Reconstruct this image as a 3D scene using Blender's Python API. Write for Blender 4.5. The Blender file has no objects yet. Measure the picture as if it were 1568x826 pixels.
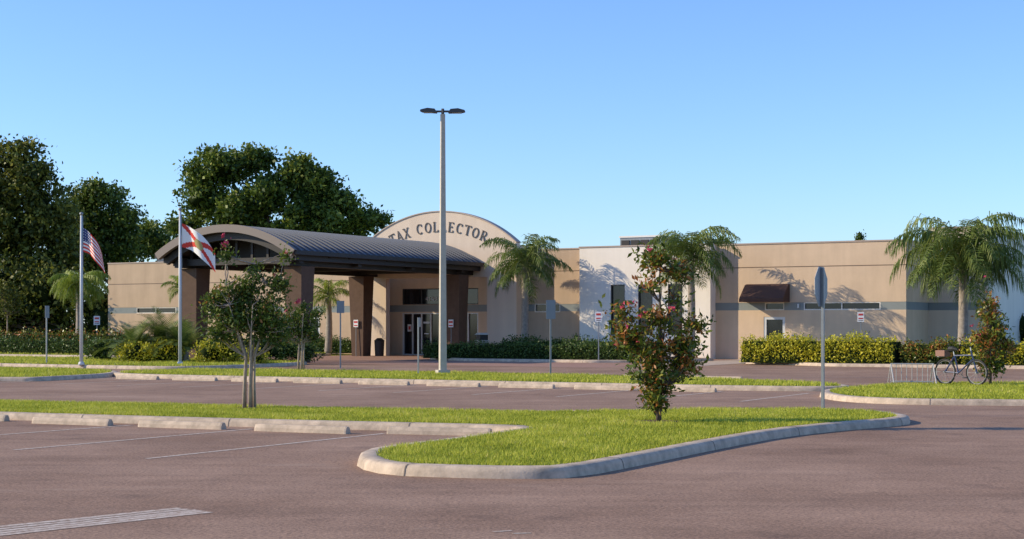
import bpy, math, numpy as np
from mathutils import Vector, Matrix
from mathutils.geometry import tessellate_polygon
R=np.random.RandomState(7)
scene=bpy.context.scene
CA,SA=math.cos(math.radians(29)),math.sin(math.radians(29))
def W(s,t,z=0.0): return (s*CA+t*SA, -s*SA+t*CA, z)

# ---------------------------------------------------------------- materials
def mat_new(name):
    m=bpy.data.materials.new(name); m.use_nodes=True
    nt=m.node_tree; b=nt.nodes['Principled BSDF']; return m,nt,b
def simple(name,col,rough=0.6,metal=0.0,noise=0.0,scale=8.0,bump=0.0,bscale=60.0,spec=0.5,streak=0.0):
    m,nt,b=mat_new(name)
    b.inputs['Roughness'].default_value=rough; b.inputs['Metallic'].default_value=metal
    b.inputs['Specular IOR Level'].default_value=spec
    b.inputs['Base Color'].default_value=(*col,1)
    tc=nt.nodes.new('ShaderNodeTexCoord')
    if noise>0:
        n=nt.nodes.new('ShaderNodeTexNoise'); n.inputs['Scale'].default_value=scale; n.inputs['Detail'].default_value=6; n.inputs['Roughness'].default_value=0.65
        nt.links.new(tc.outputs['Object'],n.inputs['Vector'])
        r=nt.nodes.new('ShaderNodeValToRGB')
        r.color_ramp.elements[0].position=0.3; r.color_ramp.elements[1].position=0.7
        r.color_ramp.elements[0].color=(*[c*(1-noise) for c in col],1)
        r.color_ramp.elements[1].color=(*[min(1,c*(1+noise)) for c in col],1)
        nt.links.new(n.outputs['Fac'],r.inputs['Fac']); last=r.outputs['Color']
        if streak>0:
            mp=nt.nodes.new('ShaderNodeMapping'); mp.inputs['Scale'].default_value=(2.2,2.2,.18)
            nt.links.new(tc.outputs['Object'],mp.inputs['Vector'])
            n3=nt.nodes.new('ShaderNodeTexNoise'); n3.inputs['Scale'].default_value=1.0; n3.inputs['Detail'].default_value=5
            nt.links.new(mp.outputs[0],n3.inputs['Vector'])
            r3=nt.nodes.new('ShaderNodeValToRGB'); r3.color_ramp.elements[0].position=.3; r3.color_ramp.elements[1].position=.65
            q=1-streak; r3.color_ramp.elements[0].color=(q,q,q,1); r3.color_ramp.elements[1].color=(1.03,1.03,1.03,1)
            nt.links.new(n3.outputs['Fac'],r3.inputs['Fac'])
            x=nt.nodes.new('ShaderNodeMix'); x.data_type='RGBA'; x.blend_type='MULTIPLY'; x.inputs[0].default_value=1
            nt.links.new(last,x.inputs[6]); nt.links.new(r3.outputs['Color'],x.inputs[7]); last=x.outputs[2]
        nt.links.new(last,b.inputs['Base Color'])
    if bump>0:
        n2=nt.nodes.new('ShaderNodeTexNoise'); n2.inputs['Scale'].default_value=bscale; n2.inputs['Detail'].default_value=4
        nt.links.new(tc.outputs['Object'],n2.inputs['Vector'])
        bp=nt.nodes.new('ShaderNodeBump'); bp.inputs['Strength'].default_value=bump; bp.inputs['Distance'].default_value=0.01
        nt.links.new(n2.outputs['Fac'],bp.inputs['Height']); nt.links.new(bp.outputs['Normal'],b.inputs['Normal'])
    return m
def leafmat(name,stops,trans=0.3,rough=0.5,gain=1.0):
    m,nt,b=mat_new(name)
    at=nt.nodes.new('ShaderNodeAttribute'); at.attribute_name='tint'
    r=nt.nodes.new('ShaderNodeValToRGB')
    els=r.color_ramp.elements
    g=lambda c:(*[v*gain for v in c],1)
    els[0].position=stops[0][0]; els[0].color=g(stops[0][1])
    els[1].position=stops[-1][0]; els[1].color=g(stops[-1][1])
    for p,c in stops[1:-1]:
        e=els.new(p); e.color=g(c)
    nt.links.new(at.outputs['Fac'],r.inputs['Fac']); nt.links.new(r.outputs['Color'],b.inputs['Base Color'])
    b.inputs['Roughness'].default_value=rough; b.inputs['Specular IOR Level'].default_value=0.3
    t=nt.nodes.new('ShaderNodeBsdfTranslucent'); nt.links.new(r.outputs['Color'],t.inputs['Color'])
    mx=nt.nodes.new('ShaderNodeMixShader'); mx.inputs[0].default_value=trans
    out=nt.nodes['Material Output']
    nt.links.new(b.outputs[0],mx.inputs[1]); nt.links.new(t.outputs[0],mx.inputs[2]); nt.links.new(mx.outputs[0],out.inputs['Surface'])
    return m

def asphalt():
    m,nt,b=mat_new('asphalt'); N=nt.nodes.new; Lk=nt.links.new
    tc=N('ShaderNodeTexCoord')
    def noise(s,d=5,rg=.6,vec=None):
        n=N('ShaderNodeTexNoise'); n.inputs['Scale'].default_value=s; n.inputs['Detail'].default_value=d; n.inputs['Roughness'].default_value=rg
        Lk(vec or tc.outputs['Object'],n.inputs['Vector']); return n
    def ramp(src,p0,c0,p1,c1):
        r=N('ShaderNodeValToRGB'); r.color_ramp.elements[0].position=p0; r.color_ramp.elements[1].position=p1
        r.color_ramp.elements[0].color=(*c0,1); r.color_ramp.elements[1].color=(*c1,1); Lk(src,r.inputs['Fac']); return r
    big=ramp(noise(0.30,6).outputs['Fac'],.32,(.39,.235,.150),.68,(.60,.385,.262))
    med=ramp(noise(3.0,6,.7).outputs['Fac'],.28,(.80,.80,.80),.72,(1.0,1.0,1.0))
    fin=ramp(noise(26,3,.85).outputs['Fac'],.40,(.50,.50,.51),.60,(1.0,.99,.97))
    def mul(a,c,f=1.0):
        x=N('ShaderNodeMix'); x.data_type='RGBA'; x.blend_type='MULTIPLY'; x.inputs[0].default_value=f
        Lk(a,x.inputs[6]); Lk(c,x.inputs[7]); return x.outputs[2]
    c=mul(mul(big.outputs['Color'],med.outputs['Color']),fin.outputs['Color'])
    st=ramp(noise(1.1,2,.4).outputs['Fac'],.64,(1,1,1),.78,(.70,.70,.72)); c=mul(c,st.outputs['Color'])
    mp=N('ShaderNodeMapping'); mp.inputs['Rotation'].default_value=(0,0,math.radians(29)); mp.inputs['Scale'].default_value=(.12,1.6,1)
    Lk(tc.outputs['Object'],mp.inputs['Vector'])
    tr=ramp(noise(1.0,4,.6,mp.outputs[0]).outputs['Fac'],.35,(.84,.84,.84),.65,(1,1,1)); c=mul(c,tr.outputs['Color'])
    dn=noise(.8,4); va=N('ShaderNodeVectorMath'); va.operation='SCALE'; va.inputs['Scale'].default_value=1.6; Lk(dn.outputs['Color'],va.inputs[0])
    vb=N('ShaderNodeVectorMath'); Lk(tc.outputs['Object'],vb.inputs[0]); Lk(va.outputs[0],vb.inputs[1])
    vo=N('ShaderNodeTexVoronoi'); vo.feature='DISTANCE_TO_EDGE'; vo.inputs['Scale'].default_value=.16; Lk(vb.outputs[0],vo.inputs['Vector'])
    cr=ramp(vo.outputs['Distance'],.001,(.6,.6,.6),.0035,(1,1,1)); c=mul(c,cr.outputs['Color'],.5)
    # pale tan patches scattered over the asphalt by noise
    mp2=N('ShaderNodeMapping'); mp2.inputs['Scale'].default_value=(.28,.8,1); mp2.inputs['Location'].default_value=(.4,.1,0)
    Lk(tc.outputs['Object'],mp2.inputs['Vector'])
    ds=ramp(noise(1.0,5,.7,mp2.outputs[0]).outputs['Fac'],.60,(0,0,0),.72,(.4,.4,.4))
    mx=N('ShaderNodeMix'); mx.data_type='RGBA'; Lk(ds.outputs['Color'],mx.inputs[0]); Lk(c,mx.inputs[6]); mx.inputs[7].default_value=(.50,.36,.26,1)
    Lk(mx.outputs[2],b.inputs['Base Color']); b.inputs['Roughness'].default_value=.85; b.inputs['Specular IOR Level'].default_value=.2
    bp=N('ShaderNodeBump'); bp.inputs['Strength'].default_value=.6; bp.inputs['Distance'].default_value=.008
    Lk(noise(45,3,.7).outputs['Fac'],bp.inputs['Height']); Lk(bp.outputs['Normal'],b.inputs['Normal'])
    return m
M={}
M['asph']=asphalt()
M['conc']=simple('kerb_concrete',(.50,.385,.275),.8,noise=.35,scale=4,bump=.4,bscale=40)
M['kj']=simple('kerb_joint',(.16,.13,.11),.9)
M['walk']=simple('sidewalk_concrete',(.48,.37,.28),.85,noise=.15,scale=3)
M['paver']=simple('brown_pavers',(.34,.19,.13),.8,noise=.2,scale=5)
M['lawn']=simple('lawn_soil',(.22,.24,.035),.9,noise=.4,scale=6,bump=.6,bscale=30,spec=.1)
M['mulch']=simple('mulch',(.11,.07,.04),.95,noise=.4,scale=12,bump=.8,bscale=30,spec=.1)
M['tan']=simple('tan_stucco',(.64,.475,.325),.9,noise=.05,scale=1.2,bump=.3,bscale=45,spec=.2,streak=.08)
M['tan2']=simple('dark_tan_stucco',(.53,.385,.262),.9,noise=.05,scale=1.2,bump=.3,bscale=45,spec=.2,streak=.08)
M['white']=simple('white_stucco',(.86,.77,.66),.9,noise=.03,scale=1.0,bump=.25,bscale=45,spec=.2,streak=.04)
M['pink']=simple('pale_stucco',(.70,.56,.43),.9,noise=.03,scale=1.0,bump=.25,bscale=45,spec=.2,streak=.05)
M['band']=simple('blue_grey_band',(.25,.27,.26),.85,noise=.05,scale=2,spec=.2)
M['joint']=simple('dark_joint',(.32,.24,.18),.9)  # darker tone of the recessed reveal lines in the walls
M['cop']=simple('coping_metal',(.42,.32,.25),.5)
M['brown']=simple('brown_stucco',(.12,.073,.05),.8,noise=.12,scale=4,bump=.3,spec=.2)
M['steel']=simple('dark_brown_steel',(.022,.016,.013),.6)
M['fascia']=simple('fascia_metal',(.20,.155,.125),.5)
M['roofm']=simple('standing_seam_metal',(.070,.078,.10),.4,metal=.3,noise=.12,scale=1.5)
M['rib']=simple('roof_rib_metal',(.17,.175,.19),.4,metal=.3)
M['roofflat']=simple('roof_membrane',(.4,.4,.39),.9)
M['frame']=simple('cream_frame',(.76,.70,.61),.5)
M['darkfr']=simple('bronze_frame',(.05,.045,.04),.4)
M['glass']=simple('window_glass',(.010,.013,.017),.08,spec=.5)
M['awn']=simple('awning_fabric',(.095,.045,.03),.85,noise=.1)
M['pole']=simple('concrete_pole',(.50,.44,.35),.8,noise=.1,scale=6)
M['galv']=simple('galvanised_steel',(.26,.27,.27),.5,metal=.3,noise=.1,scale=9)
M['alu']=simple('aluminium_white',(.62,.62,.60),.4)
M['rackm']=simple('rack_steel',(.42,.41,.39),.45,metal=.2)
M['lampm']=simple('lamp_head_metal',(.06,.06,.06),.5)
M['lens']=simple('led_lens',(.4,.4,.38),.2)
M['signw']=simple('sign_white',(.72,.72,.72),.5)
M['signr']=simple('sign_red',(.5,.04,.03),.5)
M['signb']=simple('sign_back',(.22,.24,.26),.5,metal=.2)
M['letter']=simple('sign_letters',(.10,.08,.07),.5)
M['red']=simple('flag_red',(.68,.05,.03),.8)
M['fwhite']=simple('flag_white',(.87,.84,.78),.8)
M['blue']=simple('flag_blue',(.03,.045,.16),.8)
M['gold']=simple('flag_seal',(.42,.33,.12),.8)
M['bark']=simple('bark',(.15,.11,.08),.9,noise=.35,scale=9,bump=.6)
M['crapebark']=simple('crape_bark',(.38,.29,.21),.8,noise=.3,scale=12)
M['palmtrunk']=simple('palm_trunk',(.30,.25,.20),.9,noise=.3,scale=8,bump=.5)
M['black']=simple('black_rubber',(.015,.015,.015),.7)
M['bikeblue']=simple('bike_paint',(.03,.05,.12),.35)
M['bikered']=simple('bike_crate',(.25,.12,.08),.6)
M['flower']=simple('blossom',(.60,.06,.11),.7)
M['beige']=simple('beige_bin',(.45,.38,.30),.6)
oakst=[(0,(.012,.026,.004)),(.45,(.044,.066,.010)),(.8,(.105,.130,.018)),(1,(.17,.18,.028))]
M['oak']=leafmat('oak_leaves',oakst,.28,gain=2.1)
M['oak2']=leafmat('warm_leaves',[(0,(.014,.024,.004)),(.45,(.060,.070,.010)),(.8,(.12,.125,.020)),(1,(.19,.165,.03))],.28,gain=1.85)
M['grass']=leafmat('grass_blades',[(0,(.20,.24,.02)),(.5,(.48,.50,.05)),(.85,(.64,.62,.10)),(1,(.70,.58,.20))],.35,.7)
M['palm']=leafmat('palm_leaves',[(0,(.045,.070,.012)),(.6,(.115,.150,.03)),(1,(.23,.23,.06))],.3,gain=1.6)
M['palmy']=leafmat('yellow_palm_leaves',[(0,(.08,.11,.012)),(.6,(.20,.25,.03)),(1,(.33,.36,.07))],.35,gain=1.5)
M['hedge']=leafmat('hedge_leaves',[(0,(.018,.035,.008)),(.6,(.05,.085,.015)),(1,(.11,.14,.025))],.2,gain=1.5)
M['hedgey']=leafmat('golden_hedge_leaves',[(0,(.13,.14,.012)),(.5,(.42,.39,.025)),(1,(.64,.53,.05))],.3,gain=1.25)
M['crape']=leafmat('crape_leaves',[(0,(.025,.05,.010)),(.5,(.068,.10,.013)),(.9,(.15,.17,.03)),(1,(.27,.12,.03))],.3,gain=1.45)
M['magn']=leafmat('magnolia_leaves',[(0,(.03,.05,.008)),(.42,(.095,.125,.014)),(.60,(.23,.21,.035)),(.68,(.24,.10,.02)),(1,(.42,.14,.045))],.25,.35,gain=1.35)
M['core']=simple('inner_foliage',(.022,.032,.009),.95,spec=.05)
M['rachis']=simple('palm_rachis',(.20,.22,.07),.6)

# ---------------------------------------------------------------- mesh builder
class MB:
    def __init__(s): s.v=[];s.f=[];s.m=[];s.mats=[]
    def mi(s,k):
        if k not in s.mats: s.mats.append(k)
        return s.mats.index(k)
    def add(s,vs,fs,k):
        o=len(s.v); s.v+= [tuple(v) for v in vs]; i=s.mi(k)
        for f in fs: s.f.append(tuple(a+o for a in f)); s.m.append(i)
    def hexa(s,p,k):
        s.add(p,[(3,2,1,0),(4,5,6,7),(0,1,5,4),(1,2,6,5),(2,3,7,6),(3,0,4,7)],k)
    def box(s,s0,s1,t0,t1,z0,z1,k):
        s.hexa([W(s0,t0,z0),W(s1,t0,z0),W(s1,t1,z0),W(s0,t1,z0),W(s0,t0,z1),W(s1,t0,z1),W(s1,t1,z1),W(s0,t1,z1)],k)
    def obox(s,c,d,k,ang=0.0,top=1.0):
        ca,sa=math.cos(ang),math.sin(ang); ps=[]
        for zz,sc in ((-.5,1.0),(.5,top)):
            for a,b in ((-.5,-.5),(.5,-.5),(.5,.5),(-.5,.5)):
                x,y=a*d[0]*sc,b*d[1]*sc
                ps.append((c[0]+x*ca-y*sa,c[1]+x*sa+y*ca,c[2]+zz*d[2]))
        s.hexa(ps,k)
    def poly(s,pts,rad,k,n=8,cap=True):
        pts=[Vector(p) for p in pts]; rings=[]
        up=Vector((0,0,1))
        for i,p in enumerate(pts):
            d=(pts[min(i+1,len(pts)-1)]-pts[max(i-1,0)]).normalized()
            a=d.cross(up) if abs(d.dot(up))<.95 else d.cross(Vector((1,0,0)))
            a.normalize(); b=d.cross(a)
            r=rad[i] if hasattr(rad,'__len__') else rad
            rings.append([p+a*(r*math.cos(2*math.pi*j/n))+b*(r*math.sin(2*math.pi*j/n)) for j in range(n)])
        vs=[v for r_ in rings for v in r_]; fs=[]
        for i in range(len(pts)-1):
            for j in range(n):
                j2=(j+1)%n; fs.append((i*n+j,i*n+j2,(i+1)*n+j2,(i+1)*n+j))
        if cap: fs+= [tuple(range(n-1,-1,-1)),tuple((len(pts)-1)*n+j for j in range(n))]
        s.add(vs,fs,k)
    def tube(s,a,b,r0,k,r1=None,n=8): s.poly([a,b],[r0,r0 if r1 is None else r1],k,n)
    def ngonext(s,poly2,f0,f1,k):
        n=len(poly2); tr=tessellate_polygon([[Vector((a,b,0)) for a,b in poly2]])
        s.add([f0(a,b) for a,b in poly2]+[f1(a,b) for a,b in poly2],
              [tuple(t) for t in tr]+[tuple(i+n for i in t) for t in tr]+[(i,(i+1)%n,(i+1)%n+n,i+n) for i in range(n)],k)
    def done(s,name,parent=None,smooth=False):
        me=bpy.data.meshes.new(name); me.from_pydata(s.v,[],s.f)
        for k in s.mats: me.materials.append(M[k])
        me.polygons.foreach_set('material_index',s.m)
        if smooth: me.polygons.foreach_set('use_smooth',[True]*len(s.f))
        me.update()
        o=bpy.data.objects.new(name,me); scene.collection.objects.link(o); setp(o,parent); return o
def setp(o,parent):
    if parent is not None:
        o.parent=parent; o.matrix_parent_inverse=Matrix.Translation(-Vector(parent.location))
def empty(name,loc=(0,0,0)):
    e=bpy.data.objects.new(name,None); e.location=loc; e.empty_display_size=.3; scene.collection.objects.link(e); return e
def fastmesh(name,V,nper,tint,mat,parent=None):
    nv=len(V); nf=nv//nper
    me=bpy.data.meshes.new(name); me.vertices.add(nv); me.vertices.foreach_set('co',np.asarray(V,dtype=np.float32).ravel())
    me.loops.add(nv); me.loops.foreach_set('vertex_index',np.arange(nv,dtype=np.int32))
    me.polygons.add(nf); me.polygons.foreach_set('loop_start',np.arange(0,nv,nper,dtype=np.int32))
    me.update(calc_edges=True)
    a=me.attributes.new('tint','FLOAT','FACE'); a.data.foreach_set('value',np.asarray(tint,dtype=np.float32))
    me.materials.append(M[mat]); me.validate()
    o=bpy.data.objects.new(name,me); scene.collection.objects.link(o); setp(o,parent); return o
def unit(a): return a/np.maximum(np.linalg.norm(a,axis=1,keepdims=True),1e-6)
def leaves(C,size,aspect,upbias=.0):
    n=len(C); d=R.normal(size=(n,3)); d[:,2]+=upbias
    d=unit(d); e=unit(np.cross(d,R.normal(size=(n,3)))); nn=np.cross(d,e)
    sz=(size*R.uniform(.6,1.3,n))[:,None]
    V=np.empty((n,4,3)); V[:,0]=C; V[:,1]=C+d*sz*.5+e*sz*aspect*.5+nn*sz*.08; V[:,2]=C+d*sz; V[:,3]=C+d*sz*.5-e*sz*aspect*.5+nn*sz*.08
    return V.reshape(-1,3)
def tri(r): return (r,)*3 if not hasattr(r,'__len__') else r
def blobpts(base,blobs,nclump,per,cr,shell=.55):
    B=np.array([[*b[0],*tri(b[1])] for b in blobs],float)
    w=(B[:,3]*B[:,5])**.9; w/=w.sum()
    idx=R.choice(len(B),nclump,p=w); d=unit(R.normal(size=(nclump,3))); r=R.uniform(shell,1.02,nclump)[:,None]
    cc=B[idx,:3]+d*r*B[idx,3:]
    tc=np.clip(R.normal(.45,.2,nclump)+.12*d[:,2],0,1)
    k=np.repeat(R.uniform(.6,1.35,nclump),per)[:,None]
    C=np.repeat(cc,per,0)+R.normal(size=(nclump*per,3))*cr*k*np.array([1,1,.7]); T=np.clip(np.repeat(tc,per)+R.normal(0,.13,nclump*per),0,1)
    return C+np.array(base),T,cc+np.array(base)
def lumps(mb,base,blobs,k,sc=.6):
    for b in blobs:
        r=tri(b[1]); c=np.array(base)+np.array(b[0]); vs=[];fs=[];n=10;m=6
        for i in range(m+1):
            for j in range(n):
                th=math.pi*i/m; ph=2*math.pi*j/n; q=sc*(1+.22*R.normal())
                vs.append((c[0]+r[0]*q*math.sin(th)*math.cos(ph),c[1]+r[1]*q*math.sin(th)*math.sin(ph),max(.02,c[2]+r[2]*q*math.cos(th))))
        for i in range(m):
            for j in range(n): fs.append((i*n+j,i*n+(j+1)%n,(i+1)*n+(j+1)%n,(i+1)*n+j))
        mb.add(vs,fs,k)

# ---------------------------------------------------------------- ground
def sheet(name,pts,z,k):
    mb=MB(); tr=tessellate_polygon([[Vector((a,b,0)) for a,b in pts]])
    mb.add([(a,b,z) for a,b in pts],[tuple(t) for t in tr],k); o=mb.done(name)
    for p in o.data.polygons:
        if p.normal.z<0: p.flip()
    return o
sheet('ground',[(-900,-200),(900,-200),(900,1500),(-900,1500)],-.012,'lawn')
sheet('parking_lot_asphalt',[W(-85,-45)[:2],W(70,-45)[:2],W(70,66)[:2],W(-85,66)[:2]],0,'asph')
sheet('canopy_driveway_paving',[W(-51,57)[:2],W(-27.4,57)[:2],W(-27.4,76)[:2],W(-51,76)[:2]],.004,'paver')
sheet('door_walkway',[W(-27.9,60)[:2],W(-24.9,60)[:2],W(-24.9,74.2)[:2],W(-27.9,74.2)[:2]],.01,'walk')

def smoothpoly(pts,step=.35,it=2):
    P=[np.array(p,float) for p in pts]
    for _ in range(it):
        Q=[]
        for i in range(len(P)):
            a,b=P[i],P[(i+1)%len(P)]; Q+= [a*.75+b*.25,a*.25+b*.75]
        P=Q
    out=[]
    for i in range(len(P)):
        a,b=P[i],P[(i+1)%len(P)]; n=max(1,int(np.linalg.norm(b-a)/step))
        for j in range(n): out.append(a+(b-a)*j/n)
    P=np.array(out)
    area=.5*np.sum(P[:,0]*np.roll(P[:,1],-1)-np.roll(P[:,0],-1)*P[:,1])
    if area<0: P=P[::-1]
    return P
def inset(P,w):
    d=np.roll(P,-1,0)-np.roll(P,1,0); d/=np.linalg.norm(d,axis=1,keepdims=True)
    return P+np.stack([-d[:,1],d[:,0]],1)*w
def inside(P,X):
    r=np.zeros(len(X),bool); n=len(P)
    for i in range(n):
        a,b=P[i],P[(i+1)%n]
        c=(a[1]>X[:,1])!=(b[1]>X[:,1])
        xx=(b[0]-a[0])*(X[:,1]-a[1])/((b[1]-a[1]) if b[1]!=a[1] else 1e-9)+a[0]
        r^=c&(X[:,0]<xx)
    return r
def island(name,pts,fill='lawn',dens=0,bl=.06,bw=.012,h=.13,kw=.28,it=2,bare=()):
    P=smoothpoly(pts,it=it); n=len(P)
    prof=[(0,0),(.015,h*.55),(.035,h*.85),(.075,h),(kw-.02,h),(kw,h-.012)]
    e=empty(name,(P[:,0].mean(),P[:,1].mean(),0))
    mb=MB(); vs=[];fs=[]; rings=[inset(P,o) for o,z in prof]
    for q_,(o,z) in zip(rings,prof): vs+= [(q[0],q[1],z) for q in q_]
    for i in range(len(prof)-1):
        for j in range(n): fs.append((i*n+j,i*n+(j+1)%n,(i+1)*n+(j+1)%n,(i+1)*n+j))
    mb.add(vs,fs,'conc')
    d=np.roll(P,-1,0)-np.roll(P,1,0); d/=np.linalg.norm(d,axis=1,keepdims=True); nr=np.stack([-d[:,1],d[:,0]],1)
    acc=0
    for j in range(n):
        acc+=np.linalg.norm(P[j]-P[j-1])
        if acc>3.0:
            acc=0; pr=[(-.003,0),(.012,h*.55+.001),(.031,h*.85+.003),(.073,h+.003),(kw-.02,h+.003)]
            vv=[]
            for o,z in pr:
                a=P[j]+nr[j]*o; vv+=[(*(a-d[j]*.008),z),(*(a+d[j]*.008),z)]
            mb.add(vv,[(2*i,2*i+1,2*i+3,2*i+2) for i in range(len(pr)-1)],'kj')
    mb.done('kerb',e,True)
    Q=inset(P,kw-.01); mb=MB(); tr=tessellate_polygon([[Vector((a,b,0)) for a,b in Q]])
    mb.add([(a,b,h-.008) for a,b in Q],[tuple(t) for t in tr],fill); o=mb.done('soil',e)
    for p in o.data.polygons:
        if p.normal.z<0: p.flip()
    for (bx,by,br) in bare:
        k=MB(); k.add([(bx+br*(1+.12*math.sin(i*2.3))*math.cos(i*.393),by+br*(1+.12*math.sin(i*1.7))*math.sin(i*.393),h-.003) for i in range(16)],[tuple(range(16))],'mulch'); k.done('mulch_ring',e)
    if dens:
        lo,hi=Q.min(0),Q.max(0); A=(hi-lo).prod(); X=R.uniform(lo,hi,(int(A*dens),2)); Q2=inset(P,kw-.04); X=X[inside(Q2,X)]
        for (bx,by,br) in bare:
            X=X[np.hypot(X[:,0]-bx,X[:,1]-by)>br*R.uniform(.75,1.1,len(X))]
        m=len(X)
        patch=np.sin(X[:,0]*1.7+np.sin(X[:,1]*1.3)*2)*np.sin(X[:,1]*2.1+X[:,0]*.6)
        patch2=np.sin(X[:,0]*5.3+np.sin(X[:,1]*4.1)*2)*np.sin(X[:,1]*6.1-X[:,0]*2.6)
        a=R.uniform(0,6.28,m); hh=bl*R.uniform(.5,1.3,m)*(1+.25*patch+.2*patch2); lean=hh*R.uniform(.1,.9,m); la=R.uniform(0,6.28,m)
        V=np.zeros((m,3,3)); dx,dy=np.cos(a)*bw*.5,np.sin(a)*bw*.5
        V[:,0,0]=X[:,0]-dx;V[:,0,1]=X[:,1]-dy;V[:,1,0]=X[:,0]+dx;V[:,1,1]=X[:,1]+dy
        V[:,2,0]=X[:,0]+np.cos(la)*lean;V[:,2,1]=X[:,1]+np.sin(la)*lean
        V[:,0,2]=V[:,1,2]=h-.012; V[:,2,2]=h-.01+hh
        T=np.clip(.45+.17*patch+.16*patch2+R.normal(0,.22,m),0,1)
        fastmesh('grass',V.reshape(-1,3),3,T,'grass',e)
    return e
main=[(-26,36.3),(-9.4,28.8),(-6.7,27.6),(-4.25,26.6),(-2.03,25.8),(-.7,25.35),(.25,24.9),(-.35,23.6),(-1.0,22.3),(-1.7,21.1),(-1.98,20.3),(-1.9,19.1),(-1.45,18.15),(-.63,17.85),(.12,17.7),(.75,17.85),(1.79,19.8),(2.91,22.0),(4.2,24.3),(5.54,25.9),(6.9,27.2),(7.2,28.3),(6.9,29.8),(5.3,30.6),(2.6,30.0),(.19,29.4),(-3.57,30.8),(-7.03,32.3),(-10.6,33.4),(-26,40.3)]
island('grass_island',main,dens=1500,bl=.052,bw=.014,it=1,bare=((2.45,26.2,.45),(-5.1,30.4,.35)))
island('grass_median',[W(-37,38.8)[:2],W(-30,38.7)[:2],W(-20,38.9)[:2],W(-12.4,39.2)[:2],W(-12.2,41.6)[:2],W(-18,44.4)[:2],W(-24,45.2)[:2],W(-30,45.2)[:2],W(-37.6,44.6)[:2],W(-38,41)[:2]],dens=420,bl=.08,bw=.03)
island('grass_island',[(7.3,36.6),(7.6,35),(8.7,34),(11,33.6),(16,32.6),(26,29),(27,40),(18,43.5),(14,43.9),(10.8,43.4),(8.6,40.8),(7.5,38.6)],dens=480,bl=.07,bw=.022)
island('grass_island',[(-15.2,46.8),(-13.7,50.2),(-13.2,53),(-14.2,56.0),(-18,58.6),(-34,67),(-34,57)],dens=300,bl=.08,bw=.03)
island('landscape_island',[W(-64,47.5)[:2],W(-43,46.2)[:2],W(-40.5,46.6)[:2],W(-39.8,49)[:2],W(-40.4,55)[:2],W(-42,56.4)[:2],W(-64,56.4)[:2]],dens=180,bl=.09,bw=.04)
island('planting_bed',[W(-41.4,64)[:2],W(-28.1,64)[:2],W(-28.1,73.0)[:2],W(-41.4,73.0)[:2]],fill='mulch',it=1)
island('planting_bed',[W(-24.7,63.4)[:2],W(-6,63.4)[:2],W(-6,73.6)[:2],W(-24.7,73.6)[:2]],fill='mulch',it=1)
island('planting_bed',[W(-84,61)[:2],W(-51.4,61)[:2],W(-51.4,75.5)[:2],W(-84,75.5)[:2]],fill='lawn',dens=60,bl=.1,bw=.06,it=1)

def paintmat():
    m,nt,b=mat_new('worn_line_paint'); tc=nt.nodes.new('ShaderNodeTexCoord')
    n=nt.nodes.new('ShaderNodeTexNoise'); n.inputs['Scale'].default_value=14; n.inputs['Detail'].default_value=6; n.inputs['Roughness'].default_value=.75
    nt.links.new(tc.outputs['Object'],n.inputs['Vector'])
    r=nt.nodes.new('ShaderNodeValToRGB'); r.color_ramp.elements[0].position=.40; r.color_ramp.elements[1].position=.62
    r.color_ramp.elements[0].color=(.38,.26,.18,1); r.color_ramp.elements[1].color=(.66,.56,.46,1)
    nt.links.new(n.outputs['Fac'],r.inputs['Fac']); nt.links.new(r.outputs['Color'],b.inputs['Base Color']); b.inputs['Roughness'].default_value=.8
    return m
M['worn']=paintmat()
pm=MB()
def pline(a,b,w,z=.004):
    a=np.array(a);b=np.array(b);d=(b-a)/np.linalg.norm(b-a);n=np.array([-d[1],d[0]])*w/2
    pm.add([(*(a-n),z),(*(b-n),z),(*(b+n),z),(*(a+n),z)],[(0,1,2,3)],'worn')
for a,b in [((-6.93,21.8),(-4.35,26.2)),((-4.75,20.4),(-2.05,25.1)),((-9.3,22.9),(-6.6,27.2)),((-11.8,24.2),(-9.1,28.4))]: pline(a,b,.10)
for i in range(12):
    s=-36.2+2.35*i
    if s<-12: pline(W(s,33.6)[:2],W(s,38.5)[:2],.11)
for o in (-.26,-.13,0,.13,.26):
    d=np.array([-.75,.66])*o
    pline((-5.3+d[0],12.2+d[1]),(-2.96+d[0]*.9-.1*abs(o),14.75+d[1]*.9),.10)
pline((-.16,13.2),(.0,13.28),.05); pline((.0,13.1),(.16,13.12),.04)
pm.done('parking_lines')

def wheel_stop(a,b):
    mb=MB(); a=np.array(a);b=np.array(b);d=(b-a)/np.linalg.norm(b-a);n=np.array([-d[1],d[0]])
    prof=[(-.085,0),(-.075,.06),(-.04,.115),(.04,.115),(.075,.06),(.085,0)]
    L=np.linalg.norm(b-a); vs=[];fs=[]
    for q in (0,.03,L-.03,L):
        sc=.93 if q in (0,L) else 1
        for o,z in prof: p=a+d*q+n*o*sc; vs.append((p[0],p[1],z*sc))
    m=len(prof)
    for i in range(3):
        for j in range(m-1): fs.append((i*m+j,i*m+j+1,(i+1)*m+j+1,(i+1)*m+j))
    fs+=[tuple(range(m)),tuple(3*m+j for j in range(m-1,-1,-1))]
    mb.add(vs,fs,'conc'); mb.done('wheel_stop')
for a,b in [((-8.45,27.75),(-6.93,27.05)),((-6.35,26.8),(-4.8,26.1)),((-4.2,25.8),(-2.62,25.05)),((-1.98,25.1),(-.33,24.6)),((-10.7,28.9),(-9.12,28.3))]: wheel_stop(a,b)
for i in range(9):
    s=-35.5+2.35*i; wheel_stop(W(s,37.9)[:2],W(s+1.7,37.9)[:2])
for s in (-24,-21.6,-19.2): wheel_stop(W(s,46.4)[:2],W(s+1.7,46.4)[:2])

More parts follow.
